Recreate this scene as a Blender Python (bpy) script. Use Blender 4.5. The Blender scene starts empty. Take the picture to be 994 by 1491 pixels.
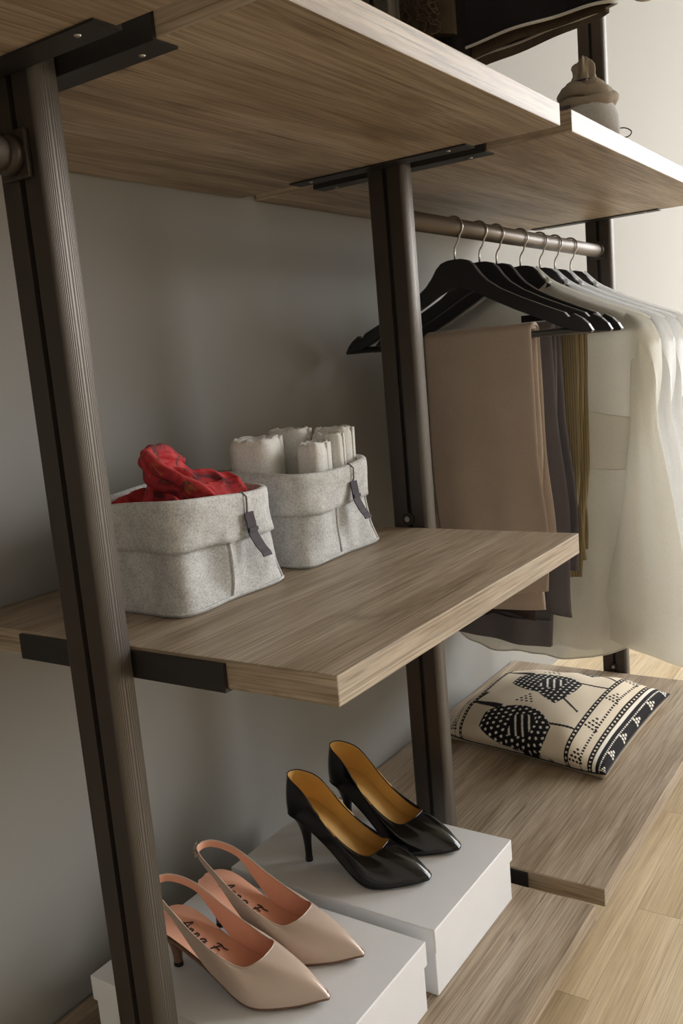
import bpy, bmesh, math, random
from math import sin, cos, pi, sqrt, exp
from mathutils import Vector, Matrix, noise

random.seed(7)
scene = bpy.context.scene
COL = scene.collection

# ------------------------------------------------------------------ camera
# right-handed room: x along the shelves, back wall at y = 0, room towards -y, z up
CAM_POS = (-0.56938, -0.92915, 0.88888)
YAW, PIT, ROL = math.radians(55.55436), math.radians(9.27913), math.radians(-4.99419)
fw = Vector((sin(YAW)*cos(PIT), cos(YAW)*cos(PIT), -sin(PIT)))
rt0 = Vector((cos(YAW), -sin(YAW), 0)); up0 = rt0.cross(fw)
rt = cos(ROL)*rt0 + sin(ROL)*up0
up = -sin(ROL)*rt0 + cos(ROL)*up0
cd = bpy.data.cameras.new('camera'); cam = bpy.data.objects.new('camera', cd); COL.objects.link(cam)
M = Matrix((rt, up, -fw)).transposed().to_4x4(); M.translation = CAM_POS
cam.matrix_world = M
cd.sensor_fit = 'HORIZONTAL'; cd.sensor_width = 36.0; cd.lens = 1320.97/994*36.0
cd.clip_start = 0.02
scene.camera = cam

# ------------------------------------------------------------------ light
ROOM = dict(x0=-2.2, x1=6.0, y0=-4.0, z1=3.5)
WIN = dict(y0=-3.8, y1=-1.1, z0=0.9, z1=3.4)      # window in the right wall
WIN2 = dict(x0=3.3, x1=5.6, z0=0.9, z1=3.4)         # second window, in the wall facing the shelving
world = bpy.data.worlds.new('sky'); scene.world = world; world.use_nodes = True
wt = world.node_tree; wt.nodes.clear()
wo = wt.nodes.new('ShaderNodeOutputWorld'); wb = wt.nodes.new('ShaderNodeBackground')
wr = wt.nodes.new('ShaderNodeValToRGB'); wc = wt.nodes.new('ShaderNodeTexCoord')
ws = wt.nodes.new('ShaderNodeSeparateXYZ'); wm = wt.nodes.new('ShaderNodeMapRange')
wt.links.new(wc.outputs['Generated'], ws.inputs[0]); wt.links.new(ws.outputs['Z'], wm.inputs['Value'])
wm.inputs['From Min'].default_value = -1; wm.inputs['From Max'].default_value = 1
wr.color_ramp.elements[0].position = 0.46; wr.color_ramp.elements[0].color = (.20, .19, .17, 1)
wr.color_ramp.elements[1].position = 0.54; wr.color_ramp.elements[1].color = (.94, .968, 1.0, 1)
wt.links.new(wm.outputs[0], wr.inputs[0]); wt.links.new(wr.outputs[0], wb.inputs[0])
wb.inputs['Strength'].default_value = 14.0
wt.links.new(wb.outputs[0], wo.inputs[0])
def portal(loc, rot, sx, sy):
    pl = bpy.data.lights.new('window_portal', 'AREA'); pl.shape = 'RECTANGLE'; pl.size = sx; pl.size_y = sy
    pl.cycles.is_portal = True
    po = bpy.data.objects.new('window_portal', pl); COL.objects.link(po); po.location = loc; po.rotation_euler = rot
portal((ROOM['x1']-.01, (WIN['y0']+WIN['y1'])/2, (WIN['z0']+WIN['z1'])/2), (0, math.radians(90), 0), WIN['z1']-WIN['z0'], WIN['y1']-WIN['y0'])
portal(((WIN2['x0']+WIN2['x1'])/2, ROOM['y0']+.01, (WIN2['z0']+WIN2['z1'])/2), (math.radians(90), 0, 0), WIN2['x1']-WIN2['x0'], WIN2['z1']-WIN2['z0'])
scene.view_settings.view_transform = 'Standard'; scene.view_settings.look = 'None'
scene.view_settings.gamma = 1.0; scene.view_settings.use_curve_mapping = False
scene.view_settings.exposure = 0.0

# ------------------------------------------------------------------ helpers
def tag(o, label=None, cat=None, group=None, kind=None):
    if label: o['label'] = label
    if cat: o['category'] = cat
    if group: o['group'] = group
    if kind: o['kind'] = kind
    return o
def empty(name, loc=(0, 0, 0)):
    o = bpy.data.objects.new(name, None); COL.objects.link(o); o.location = loc
    o.empty_display_size = .05
    return o
def mobj(name, me, mat=None, parent=None, smooth=False):
    if mat is not None and len(me.materials) == 0: me.materials.append(mat)
    o = bpy.data.objects.new(name, me); COL.objects.link(o)
    if smooth: me.shade_smooth()
    if parent is not None:
        o.parent = parent
        # parts are modelled in world space: undo every offset above them
        off = Vector((0, 0, 0)); p = parent
        while p is not None: off += p.location; p = p.parent
        o.location = -off
    return o
def mesh(verts, faces, name='m', fix=True, weld=0):
    me = bpy.data.meshes.new(name); me.from_pydata([tuple(v) for v in verts], [], faces)
    if fix or weld:
        bm = bmesh.new(); bm.from_mesh(me)
        if weld: bmesh.ops.remove_doubles(bm, verts=bm.verts, dist=weld)
        bmesh.ops.recalc_face_normals(bm, faces=bm.faces); bm.to_mesh(me); bm.free()
    me.update(); return me
def box_mesh(x0, x1, y0, y1, z0, z1, bev=0.0, seg=2):
    bm = bmesh.new(); bmesh.ops.create_cube(bm, size=1)
    for v in bm.verts:
        v.co = Vector(((x0+x1)/2+v.co.x*(x1-x0), (y0+y1)/2+v.co.y*(y1-y0), (z0+z1)/2+v.co.z*(z1-z0)))
    if bev: bmesh.ops.bevel(bm, geom=bm.edges[:], offset=bev, segments=seg, affect='EDGES', profile=.6)
    me = bpy.data.meshes.new('box'); bm.to_mesh(me); bm.free()
    return me
def grid_mesh(P, closeu=False, closev=False, weld=0, capu=False):
    """P[i][j] points -> quads"""
    n, m = len(P), len(P[0]); V = [p for r in P for p in r]; F = []
    for i in range(n if closeu else n-1):
        for j in range(m if closev else m-1):
            a = i*m+j; b = i*m+(j+1) % m; c = ((i+1) % n)*m+(j+1) % m; d = ((i+1) % n)*m+j
            F.append((a, b, c, d))
    if capu: F.append(tuple(range(m))[::-1]); F.append(tuple((n-1)*m+j for j in range(m)))
    return mesh(V, F, weld=weld)
def tube_data(path, r, k=8, flat=1.0, caps=True):
    """sweep a circle (radius r or list) along path"""
    path = [Vector(p) for p in path]; n = len(path); V = []; F = []
    T = [(path[min(i+1, n-1)]-path[max(i-1, 0)]).normalized() for i in range(n)]
    ref = Vector((0, 0, 1)) if abs(T[0].z) < .9 else Vector((1, 0, 0))
    N = (ref-T[0]*ref.dot(T[0])).normalized()
    for i in range(n):
        N = (N-T[i]*N.dot(T[i])).normalized(); B = T[i].cross(N); rr = r[i] if hasattr(r, '__len__') else r
        for j in range(k):
            a = 2*pi*j/k; V.append(path[i]+N*cos(a)*rr+B*sin(a)*rr*flat)
    for i in range(n-1):
        for j in range(k): F.append((i*k+j, i*k+(j+1) % k, (i+1)*k+(j+1) % k, (i+1)*k+j))
    if caps: F.append(tuple(range(k))[::-1]); F.append(tuple((n-1)*k+j for j in range(k)))
    return V, F
def tube(path, r, k=8, flat=1.0):
    V, F = tube_data(path, r, k, flat); return mesh(V, F)
def join_data(parts):
    V = []; F = []
    for v, f in parts:
        o = len(V); V += list(v); F += [tuple(i+o for i in q) for q in f]
    return V, F
def prism(poly, ax, a0, a1, bev=0.0):
    """extrude polygon of 2-D points along axis"""
    def p3(p, a): return {'x': (a, p[0], p[1]), 'y': (p[0], a, p[1]), 'z': (p[0], p[1], a)}[ax]
    n = len(poly); V = [p3(p, a0) for p in poly]+[p3(p, a1) for p in poly]
    F = [tuple(range(n))[::-1], tuple(range(n, 2*n))]+[(i, (i+1) % n, n+(i+1) % n, n+i) for i in range(n)]
    me = mesh(V, F)
    if bev:
        bm = bmesh.new(); bm.from_mesh(me)
        ed = [e for e in bm.edges if len(e.link_faces) == 2 and e.calc_face_angle() > .9]
        bmesh.ops.bevel(bm, geom=ed, offset=bev, segments=2, affect='EDGES'); bm.to_mesh(me); bm.free()
    return me
def lathe(prof, c=(0, 0, 0), k=32):
    P = [[Vector((c[0]+r*cos(2*pi*j/k), c[1]+r*sin(2*pi*j/k), c[2]+z)) for j in range(k)] for r, z in prof]
    return grid_mesh(P, closev=True, weld=1e-6)
def sm(a, b, x):
    t = max(0., min(1., (x-a)/(b-a))); return t*t*(3-2*t)
def lerp(a, b, t): return a+(b-a)*t
def interp(tab, x):
    if x <= tab[0][0]: return tab[0][1]
    for (x0, y0), (x1, y1) in zip(tab, tab[1:]):
        if x <= x1:
            t = (x-x0)/(x1-x0); return lerp(y0, y1, t)
    return tab[-1][1]
def catmull(tab, x):
    n = len(tab)
    if x <= tab[0][0]: return tab[0][1]
    if x >= tab[-1][0]: return tab[-1][1]
    for i in range(n-1):
        if x <= tab[i+1][0]:
            x0, y0 = tab[i]; x1, y1 = tab[i+1]; h = x1-x0; t = (x-x0)/h
            m0 = (y1-tab[i-1][1])/(x1-tab[i-1][0]) if i > 0 else (y1-y0)/h
            m1 = (tab[i+2][1]-y0)/(tab[i+2][0]-x0) if i+2 < n else (y1-y0)/h
            return (2*t**3-3*t*t+1)*y0+(t**3-2*t*t+t)*h*m0+(-2*t**3+3*t*t)*y1+(t**3-t*t)*h*m1
def nz(x, y, z, s=0): return noise.noise(Vector((x+s*17.3, y-s*9.1, z+s*5.7)))

# ------------------------------------------------------------------ materials
def srgb(r, g, b):
    f = lambda c: ((c/255+.055)/1.055)**2.4 if c > 10 else c/255/12.92
    return (f(r), f(g), f(b), 1)
class NT:
    def __init__(s, name):
        s.m = bpy.data.materials.new(name); s.m.use_nodes = True; s.t = s.m.node_tree
        s.b = s.t.nodes['Principled BSDF']; s.out = s.t.nodes['Material Output']
    def n(s, kind, **kw):
        x = s.t.nodes.new('ShaderNode'+kind)
        for k, v in kw.items():
            if k in x.inputs: x.inputs[k].default_value = v
            else: setattr(x, k, v)
        return x
    def l(s, a, b): s.t.links.new(a, b)
    def coord(s, scale=(1, 1, 1), rnd=True, kind='Object'):
        tc = s.n('TexCoord'); mp = s.n('Mapping'); mp.inputs['Scale'].default_value = scale
        src = tc.outputs[kind]
        if rnd:
            oi = s.n('ObjectInfo'); va = s.n('VectorMath', operation='SCALE'); cx = s.n('CombineXYZ')
            for i in range(3): s.l(oi.outputs['Random'], cx.inputs[i])
            s.l(cx.outputs[0], va.inputs[0]); va.inputs['Scale'].default_value = 37.
            ad = s.n('VectorMath', operation='ADD'); s.l(src, ad.inputs[0]); s.l(va.outputs[0], ad.inputs[1]); src = ad.outputs[0]
        s.l(src, mp.inputs[0]); return mp.outputs[0]
    def noise(s, vec, scale=1., detail=4., rough=.55, dist=0.):
        x = s.n('TexNoise'); x.inputs['Scale'].default_value = scale; x.inputs['Detail'].default_value = detail
        x.inputs['Roughness'].default_value = rough; x.inputs['Distortion'].default_value = dist
        s.l(vec, x.inputs['Vector']); return x.outputs['Fac']
    def ramp(s, fac, stops):
        x = s.n('ValToRGB'); e = x.color_ramp.elements
        while len(e) < len(stops): e.new(.5)
        for i, (p, c) in enumerate(stops): e[i].position = p; e[i].color = c
        s.l(fac, x.inputs[0]); return x.outputs[0]
    def mix(s, a, b, fac, mode='MIX'):
        x = s.n('Mix', data_type='RGBA', blend_type=mode)
        ins = [i for i in x.inputs if i.type == 'RGBA']; f = x.inputs[0]
        for sock, v in ((ins[0], a), (ins[1], b), (f, fac)):
            if hasattr(v, 'is_output') or isinstance(v, bpy.types.NodeSocket): s.l(v, sock)
            else: sock.default_value = v
        return [o for o in x.outputs if o.type == 'RGBA'][0]
    def bump(s, h, strength=.2, dist=.001):
        x = s.n('Bump'); x.inputs['Strength'].default_value = strength; x.inputs['Distance'].default_value = dist
        s.l(h, x.inputs['Height']); s.l(x.outputs[0], s.b.inputs['Normal']); return x
    def color(s, c):
        if isinstance(c, tuple): s.b.inputs['Base Color'].default_value = c
        else: s.l(c, s.b.inputs['Base Color'])
    def set(s, **kw):
        for k, v in kw.items(): s.b.inputs[k.replace('_', ' ')].default_value = v
        return s
def plain(name, c, rough=.5, metal=0., spec=.5, nscale=0, namp=.1, bump=0., bscale=None):
    m = NT(name); m.set(Roughness=rough, Metallic=metal); m.b.inputs['Specular IOR Level'].default_value = spec
    if nscale:
        v = m.coord(rnd=True); f = m.noise(v, nscale, 4)
        lo = tuple(x*(1-namp) for x in c[:3])+(1,); hi = tuple(min(1, x*(1+namp)) for x in c[:3])+(1,)
        m.color(m.ramp(f, [(.3, lo), (.7, hi)]))
        if bump: m.bump(m.noise(v, bscale or nscale, 3), bump)
    else: m.color(c)
    return m.m
def wood(name, dark, mid, light, rough=.5, islands=False, pore=.5, spec=.5):
    m = NT(name)
    v = m.coord((1, 1, 1), rnd=True)
    if islands:
        ge = m.n('NewGeometry'); cx = m.n('CombineXYZ')
        for i in range(3): m.l(ge.outputs['Random Per Island'], cx.inputs[i])
        sc = m.n('VectorMath', operation='SCALE'); m.l(cx.outputs[0], sc.inputs[0]); sc.inputs['Scale'].default_value = 53.
        ad = m.n('VectorMath', operation='ADD'); m.l(v, ad.inputs[0]); m.l(sc.outputs[0], ad.inputs[1]); v = ad.outputs[0]
    if not islands:      # end faces: let the grain run along the edge
        ge = m.n('NewGeometry'); sx = m.n('SeparateXYZ'); m.l(ge.outputs['True Normal'], sx.inputs[0])
        ab = m.n('Math', operation='ABSOLUTE'); m.l(sx.outputs['X'], ab.inputs[0]); gt = m.n('Math', operation='GREATER_THAN'); m.l(ab.outputs[0], gt.inputs[0]); gt.inputs[1].default_value = .6
        sp = m.n('SeparateXYZ'); m.l(v, sp.inputs[0]); cb = m.n('CombineXYZ'); m.l(sp.outputs['Y'], cb.inputs['X']); m.l(sp.outputs['X'], cb.inputs['Y']); m.l(sp.outputs['Z'], cb.inputs['Z'])
        mv = m.n('Mix', data_type='VECTOR'); m.l(gt.outputs[0], mv.inputs[0]); vi = [q for q in mv.inputs if q.type == 'VECTOR' and q.enabled]; m.l(v, vi[-2]); m.l(cb.outputs[0], vi[-1])
        v = [q for q in mv.outputs if q.type == 'VECTOR'][0]
    def mp(s):
        x = m.n('Mapping'); x.inputs['Scale'].default_value = s; m.l(v, x.inputs[0]); return x.outputs[0]
    broad = m.noise(mp((1.3, 11, 11)), 1.6, 5, .6, .6)
    fine = m.noise(mp((4.2, 210, 210)), 1.5, 4, .62, .1)
    pores = m.noise(mp((8, 520, 520)), 1.3, 2, .5)
    crack = m.noise(mp((2.2, 46, 46)), 1.4, 3, .55, .5)
    knots = m.noise(mp((3.5, 9, 9)), 1.3, 3, .6, 1.2)
    c = m.ramp(broad, [(.30, dark), (.50, mid), (.70, light)])
    c = m.mix(c, m.ramp(fine, [(.30, (.42, .39, .36, 1)), (.60, (1.08, 1.08, 1.08, 1))]), .70 if not islands else .4, 'MULTIPLY')
    c = m.mix(c, m.ramp(pores, [(.36, (.45, .42, .38, 1)), (.47, (1, 1, 1, 1))]), pore, 'MULTIPLY')
    c = m.mix(c, m.ramp(crack, [(.27, (.40, .36, .32, 1)), (.37, (1, 1, 1, 1))]), .8 if not islands else .3, 'MULTIPLY')
    c = m.mix(c, m.ramp(knots, [(.20, (.38, .33, .28, 1)), (.33, (1, 1, 1, 1))]), .75, 'MULTIPLY')
    if islands:
        oi = m.n('ObjectInfo'); ge2 = m.n('NewGeometry'); a = m.n('Math', operation='ADD'); fr = m.n('Math', operation='FRACT')
        m.l(oi.outputs['Random'], a.inputs[0]); m.l(ge2.outputs['Random Per Island'], a.inputs[1]); m.l(a.outputs[0], fr.inputs[0])
        c = m.mix(c, m.ramp(fr.outputs[0], [(.0, (.80, .77, .74, 1)), (.12, (.92, .91, .9, 1)), (1., (1.05, 1.04, 1.02, 1))]), 1.0, 'MULTIPLY')
    m.color(c); m.set(Roughness=rough); m.b.inputs['Specular IOR Level'].default_value = spec
    ht = m.n('Math', operation='ADD'); m.l(fine, ht.inputs[0]); m.l(pores, ht.inputs[1])
    m.bump(ht.outputs[0], .25, .0006)
    return m.m
def cloth(name, c, rough=.9, trans=0., *args, sheer=0., **kw):
    mat = cloth_(name, c, rough, trans, *args, **kw)
    if sheer:      # open weave: part of the light passes straight through
        t = mat.node_tree; out = t.nodes['Material Output']; src = out.inputs['Surface'].links[0].from_socket
        tp = t.nodes.new('ShaderNodeBsdfTransparent'); mx = t.nodes.new('ShaderNodeMixShader'); mx.inputs[0].default_value = sheer
        t.links.new(src, mx.inputs[1]); t.links.new(tp.outputs[0], mx.inputs[2]); t.links.new(mx.outputs[0], out.inputs['Surface'])
    return mat
def cloth_(name, c, rough=.9, trans=0., weave=900., amp=.12, bump=.25, wr=0., rib=None):
    """woven cloth; trans mixes in translucency so that thin fabric lets daylight through"""
    m = NT(name); v = m.coord(rnd=True)
    big = m.noise(v, 14., 4); fine = m.noise(v, weave, 2)
    lo = tuple(x*(1-amp) for x in c[:3])+(1,); hi = tuple(min(1, x*(1+amp)) for x in c[:3])+(1,)
    cc = m.mix(m.ramp(big, [(.3, lo), (.7, hi)]), m.ramp(fine, [(.35, (.8, .8, .8, 1)), (.65, (1.05, 1.05, 1.05, 1))]), .6, 'MULTIPLY')
    hsrc = fine
    if rib:
        wv = m.n('TexWave'); wv.bands_direction = rib[0]; wv.inputs['Scale'].default_value = rib[1]; wv.inputs['Distortion'].default_value = .3
        m.l(v, wv.inputs['Vector']); cc = m.mix(cc, m.ramp(wv.outputs['Fac'], [(.1, (.62, .6, .56, 1)), (.6, (1.05, 1.05, 1.05, 1))]), .8, 'MULTIPLY'); hsrc = wv.outputs['Fac']
    m.color(cc); m.set(Roughness=rough); m.b.inputs['Specular IOR Level'].default_value = .2
    b = m.bump(hsrc, bump, .0006)
    if trans:
        tr = m.n('BsdfTranslucent'); m.l(cc, tr.inputs['Color']); mx = m.n('MixShader'); mx.inputs[0].default_value = trans
        m.l(m.b.outputs[0], mx.inputs[1]); m.l(tr.outputs[0], mx.inputs[2]); m.l(mx.outputs[0], m.out.inputs['Surface'])
    return m.m
def felt(name):
    m = NT(name); v = m.coord(rnd=True)
    a = m.noise(v, 420., 4, .75); b = m.noise(v, 60., 4, .6); f = m.noise(v, 900., 2)
    c = m.ramp(a, [(.30, srgb(176, 174, 171)), (.5, srgb(216, 215, 212)), (.68, srgb(236, 235, 232))])
    c = m.mix(c, m.ramp(b, [(.3, (.82, .82, .82, 1)), (.7, (1.06, 1.06, 1.06, 1))]), 1., 'MULTIPLY')
    m.color(c); m.set(Roughness=.95); m.b.inputs['Specular IOR Level'].default_value = .15
    h = m.n('Math', operation='ADD'); m.l(a, h.inputs[0]); m.l(f, h.inputs[1]); m.bump(h.outputs[0], .5, .0009)
    return m.m
def scarf_mat():
    m = NT('red_scarf_cloth'); v = m.coord(rnd=False)
    a = m.noise(v, 18., 5, .6, 1.5); b = m.noise(v, 34., 3, .5, 2.5); f = m.noise(v, 900., 2)
    c = m.ramp(a, [(.32, srgb(96, 16, 22)), (.48, srgb(190, 44, 50)), (.62, srgb(206, 74, 72)), (.72, srgb(122, 66, 60))])
    c = m.mix(c, srgb(60, 46, 52), m.ramp(b, [(.60, (0, 0, 0, 1)), (.68, (.8, .8, .8, 1))]))
    c = m.mix(c, srgb(176, 124, 70), m.ramp(m.noise(v, 26., 3, .5, 3.), [(.64, (0, 0, 0, 1)), (.72, (.7, .7, .7, 1))]))
    m.color(c); m.set(Roughness=.8); m.bump(f, .3, .0006); return m.m
def painted(name, c, rough=.9):
    m = NT(name); v = m.coord(rnd=False); f = m.noise(v, 2.2, 4); g = m.noise(v, 240., 3)
    lo = tuple(x*.97 for x in c[:3])+(1,); m.color(m.ramp(f, [(.3, lo), (.7, c)])); m.set(Roughness=rough)
    m.b.inputs['Specular IOR Level'].default_value = .25; m.bump(g, .08, .0008); return m.m
def vcol_mat(name):
    m = NT(name); a = m.n('VertexColor'); a.layer_name = 'print'; v = m.coord(rnd=False); f = m.noise(v, 1100., 2)
    c = m.mix(a.outputs['Color'], m.ramp(f, [(.35, (.86, .86, .86, 1)), (.65, (1.04, 1.04, 1.04, 1))]), .6, 'MULTIPLY')
    m.color(c); m.set(Roughness=.9); m.b.inputs['Specular IOR Level'].default_value = .2; m.bump(f, .25, .0005); return m.m
def pane_mat():
    m = NT('window_pane_glass'); t = m.n('BsdfTransparent'); g = m.n('BsdfGlossy'); g.inputs['Roughness'].default_value = .02
    x = m.n('MixShader'); x.inputs[0].default_value = .04; m.l(t.outputs[0], x.inputs[1]); m.l(g.outputs[0], x.inputs[2])
    m.l(x.outputs[0], m.out.inputs['Surface']); return m.m

MAT = dict(
    oak=wood('shelf_oak_laminate', srgb(142, 123, 101), srgb(175, 157, 135), srgb(196, 181, 162), rough=.44, spec=.22),
    floor=wood('floor_oak', srgb(212, 188, 150), srgb(230, 208, 172), srgb(240, 222, 190), rough=.42, islands=True, pore=.25),
    wall=painted('grey_white_wall_paint', srgb(158, 156, 151)),
    ceil=painted('white_ceiling_paint', srgb(236, 234, 229)),
    white_wall=painted('white_wall_paint', srgb(232, 229, 223)),
    white=plain('white_window_paint', srgb(232, 231, 226), .4),
    bronze=plain('dark_bronze_aluminium', srgb(74, 66, 60), .42, .55, nscale=6, namp=.08),
    ribbed=plain('bronze_ribbed_aluminium', srgb(96, 90, 83), .45, .65, nscale=6, namp=.06),
    black=plain('black_bracket_steel', srgb(44, 40, 38), .48, .3),
    slot=plain('black_slot', srgb(20, 19, 18), .7),
    steel=plain('brushed_steel', srgb(190, 187, 182), .28, 1.0),
    rail=plain('satin_bronze_rail', srgb(120, 110, 100), .45, .6, nscale=5, namp=.05),
    hanger=plain('matte_black_hanger', srgb(34, 34, 36), .36, nscale=60, namp=.1),
    card=plain('white_cardboard', srgb(240, 240, 241), .55, nscale=20, namp=.015, bump=.05, bscale=500),
    felt=felt('grey_wool_felt'),
    leather=plain('dark_plum_leather', srgb(58, 46, 54), .7, nscale=300, namp=.15, bump=.3),
    cord=plain('grey_cord', srgb(120, 116, 112), .8),
    towel=cloth('white_terry_cotton', srgb(246, 243, 236), .95, .12, 420., .05, .9),
    scarf=scarf_mat(),
    nude=plain('nude_patent_leather', srgb(206, 184, 168), .2, nscale=14, namp=.05),
    peach=plain('peach_leather_lining', srgb(236, 176, 148), .45, nscale=14, namp=.05),
    blackleather=plain('black_shoe_leather', srgb(16, 15, 16), .14, nscale=70, namp=.2, bump=.05, bscale=90),
    ochre=plain('ochre_leather_lining', srgb(206, 162, 88), .5, nscale=16, namp=.12),
    heelwood=plain('brown_heel_stack', srgb(120, 86, 66), .45),
    ink=plain('dark_brown_ink', srgb(44, 24, 20), .6),
    shirt=cloth('cream_voile', srgb(248, 246, 238), .9, .46, 1000., .02, .15, sheer=.14),
    shirt2=cloth('white_voile', srgb(249, 249, 248), .9, .52, 1000., .02, .15, sheer=.18),
    tan=cloth('tan_cotton_twill', srgb(190, 173, 158), .9, .05, 800., .06),
    greycloth=cloth('charcoal_cotton', srgb(110, 105, 108), .9, 0, 800., .08),
    olive=cloth('olive_corduroy', srgb(152, 137, 106), .9, 0, 700., .08, .6, rib=('Y', 75.)),
    plaid=cloth('dark_plaid_lining', srgb(70, 56, 54), .9, 0, 500., .3),
    knit=cloth('black_woven_wool', srgb(34, 31, 33), .95, 0, 260., .25, .9),
    lace=cloth('brown_lace', srgb(86, 72, 58), .95, .1, 500., .25, .9),
    hemwhite=cloth('white_selvedge', srgb(208, 202, 196), .95, 0, 500., .1, .6),
    khaki=cloth('khaki_linen', srgb(162, 148, 130), .95, .1, 500., .12, .6),
    pouch=cloth('grey_felted_linen', srgb(182, 178, 172), .95, 0, 420., .14, .6),
    cushion=vcol_mat('printed_cushion_cotton'),
    cushback=cloth('beige_cushion_cotton', srgb(206, 190, 166), .9, 0, 800., .06),
    pane=pane_mat(),
)

# ------------------------------------------------------------------ room
X0, X1, Y0, Z1 = ROOM['x0'], ROOM['x1'], ROOM['y0'], ROOM['z1']
def struct(name, me, mat, label, cat):
    o = mobj(name, me, mat); return tag(o, label, cat, kind='structure')
fl = struct('floor', box_mesh(X0, X1, Y0, 0, -.05, -.012), MAT['floor'], 'pale oak strip floor under the shelving', 'floor')
struct('wall_back', box_mesh(X0-.1, X1+.1, 0, .1, -.05, Z1+.05), MAT['wall'], 'plain grey-white wall behind the shelving', 'wall')
struct('wall_left', box_mesh(X0-.1, X0, Y0, 0, -.05, Z1+.05), MAT['white_wall'], 'plain grey-white end wall', 'wall')
struct('ceiling', box_mesh(X0-.1, X1+.1, Y0-.1, .1, Z1, Z1+.05), MAT['ceil'], 'white ceiling above the shelving', 'ceiling')
def four(x0, x1, y0, y1, z0, z1, wy0, wy1, wz0, wz1):
    d = []
    for b in ((y0, wy0, z0, z1), (wy1, y1, z0, z1), (wy0, wy1, z0, wz0), (wy0, wy1, wz1, z1)):
        me = box_mesh(x0, x1, b[0], b[1], b[2], b[3])
        d.append(([v.co.copy() for v in me.vertices], [tuple(p.vertices) for p in me.polygons]))
    return mesh(*join_data(d))
struct('wall_right', four(X1, X1+.1, Y0, 0, -.05, Z1+.05, WIN['y0'], WIN['y1'], WIN['z0'], WIN['z1']), MAT['white_wall'], 'grey-white end wall with the window opening', 'wall')
wnd = struct('window_1', four(X1+.03, X1+.08, WIN['y0'], WIN['y1'], WIN['z0'], WIN['z1'], WIN['y0']+.05, WIN['y1']-.05, WIN['z0']+.05, WIN['z1']-.05), MAT['white'], 'white framed window lighting the room from the right', 'window')
mobj('pane', box_mesh(X1+.05, X1+.056, WIN['y0']+.05, WIN['y1']-.05, WIN['z0']+.05, WIN['z1']-.05), MAT['pane'], wnd)
mobj('mullion', box_mesh(X1+.035, X1+.075, (WIN['y0']+WIN['y1'])/2-.025, (WIN['y0']+WIN['y1'])/2+.025, WIN['z0']+.05, WIN['z1']-.05), MAT['white'], wnd)

def swap(me):      # same mesh with x and y exchanged
    return mesh([(v.co.y, v.co.x, v.co.z) for v in me.vertices], [tuple(p.vertices) for p in me.polygons])
struct('wall_front', swap(four(Y0-.1, Y0, X0-.1, X1+.1, -.05, Z1+.05, WIN2['x0'], WIN2['x1'], WIN2['z0'], WIN2['z1'])), MAT['white_wall'], 'grey-white wall facing the shelving, with a wide window', 'wall')
w2 = struct('window_2', swap(four(Y0-.08, Y0-.03, WIN2['x0'], WIN2['x1'], WIN2['z0'], WIN2['z1'], WIN2['x0']+.05, WIN2['x1']-.05, WIN2['z0']+.05, WIN2['z1']-.05)), MAT['white'], 'wide white framed window facing the shelving', 'window')
mobj('pane', box_mesh(WIN2['x0']+.05, WIN2['x1']-.05, Y0-.056, Y0-.05, WIN2['z0']+.05, WIN2['z1']-.05), MAT['pane'], w2)
for xm in (4.45,): mobj('mullion', box_mesh(xm-.025, xm+.025, Y0-.075, Y0-.035, WIN2['z0']+.05, WIN2['z1']-.05), MAT['white'], w2)

# floor strips: pieces in view are parts, the rest one part
PW, PL = .066, .56
pm = box_mesh(-PL/2+.0003, PL/2-.0003, -PW/2+.0002, PW/2-.0002, -.012, 0); pm.materials.append(MAT['floor'])
rest = []; cnt = 0
rng = random.Random(3)
for r in range(int(-Y0/PW)+1):
    yc = -PW/2-r*PW
    if yc-PW/2 < Y0: continue
    off = rng.uniform(0, PL); k = 0
    while X0+off-PL+PL*k < X1+PL:
        xc = X0+off-PL/2+PL*k; k += 1
        if xc-PL/2 < X0 or xc+PL/2 > X1: continue
        if -.1 < xc < 2.9 and yc > -1.45 and cnt < 290:
            o = bpy.data.objects.new('floor_strip', pm); COL.objects.link(o); o.parent = fl; o.location = (xc, yc, 0); cnt += 1
        else: rest.append((xc, yc))
bv = [v.co.copy() for v in pm.vertices]; bf = [tuple(p.vertices) for p in pm.polygons]
tag(mobj('floor_strips', mesh(*join_data([([v+Vector((x, y, 0)) for v in bv], bf) for x, y in rest]), fix=False), MAT['floor'], fl), kind='stuff')

# ------------------------------------------------------------------ shelving
GAP = .041
XA, XB, XC, XD = 0.0, .5753, .6163, 1.4982        # bay ends
YF, YB = -.52, -.004
ZT, ZM, ZB, TH = 1.1528, .6412, .1022, .0272       # under top shelf, on mid shelf, on low shelf
PY = -.2605
posts_x = [-GAP/2, (XB+XC)/2, XD+GAP/2]
post_lab = ['nearest dark bronze upright post, left of the nude slingbacks',
            'middle dark bronze upright post between the white towels and the trousers',
            'farthest dark bronze upright post behind the hanging shirts']
def cap_profile(xc, yedge, sgn, a=.015, b=.0058, n=66):
    P = [(xc-a, yedge)]
    for i in range(1, n):
        t = pi*i/n; rib = .00012*(1 if i % 3 else -1) if 3 < i < n-3 else 0
        c_, s_ = cos(t), sin(t)
        e = .75
        P.append((xc-a*math.copysign(abs(c_)**e, c_)*(1+rib*8), yedge+sgn*(b*abs(s_)**e+rib)))
    P.append((xc+a, yedge)); return P
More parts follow.
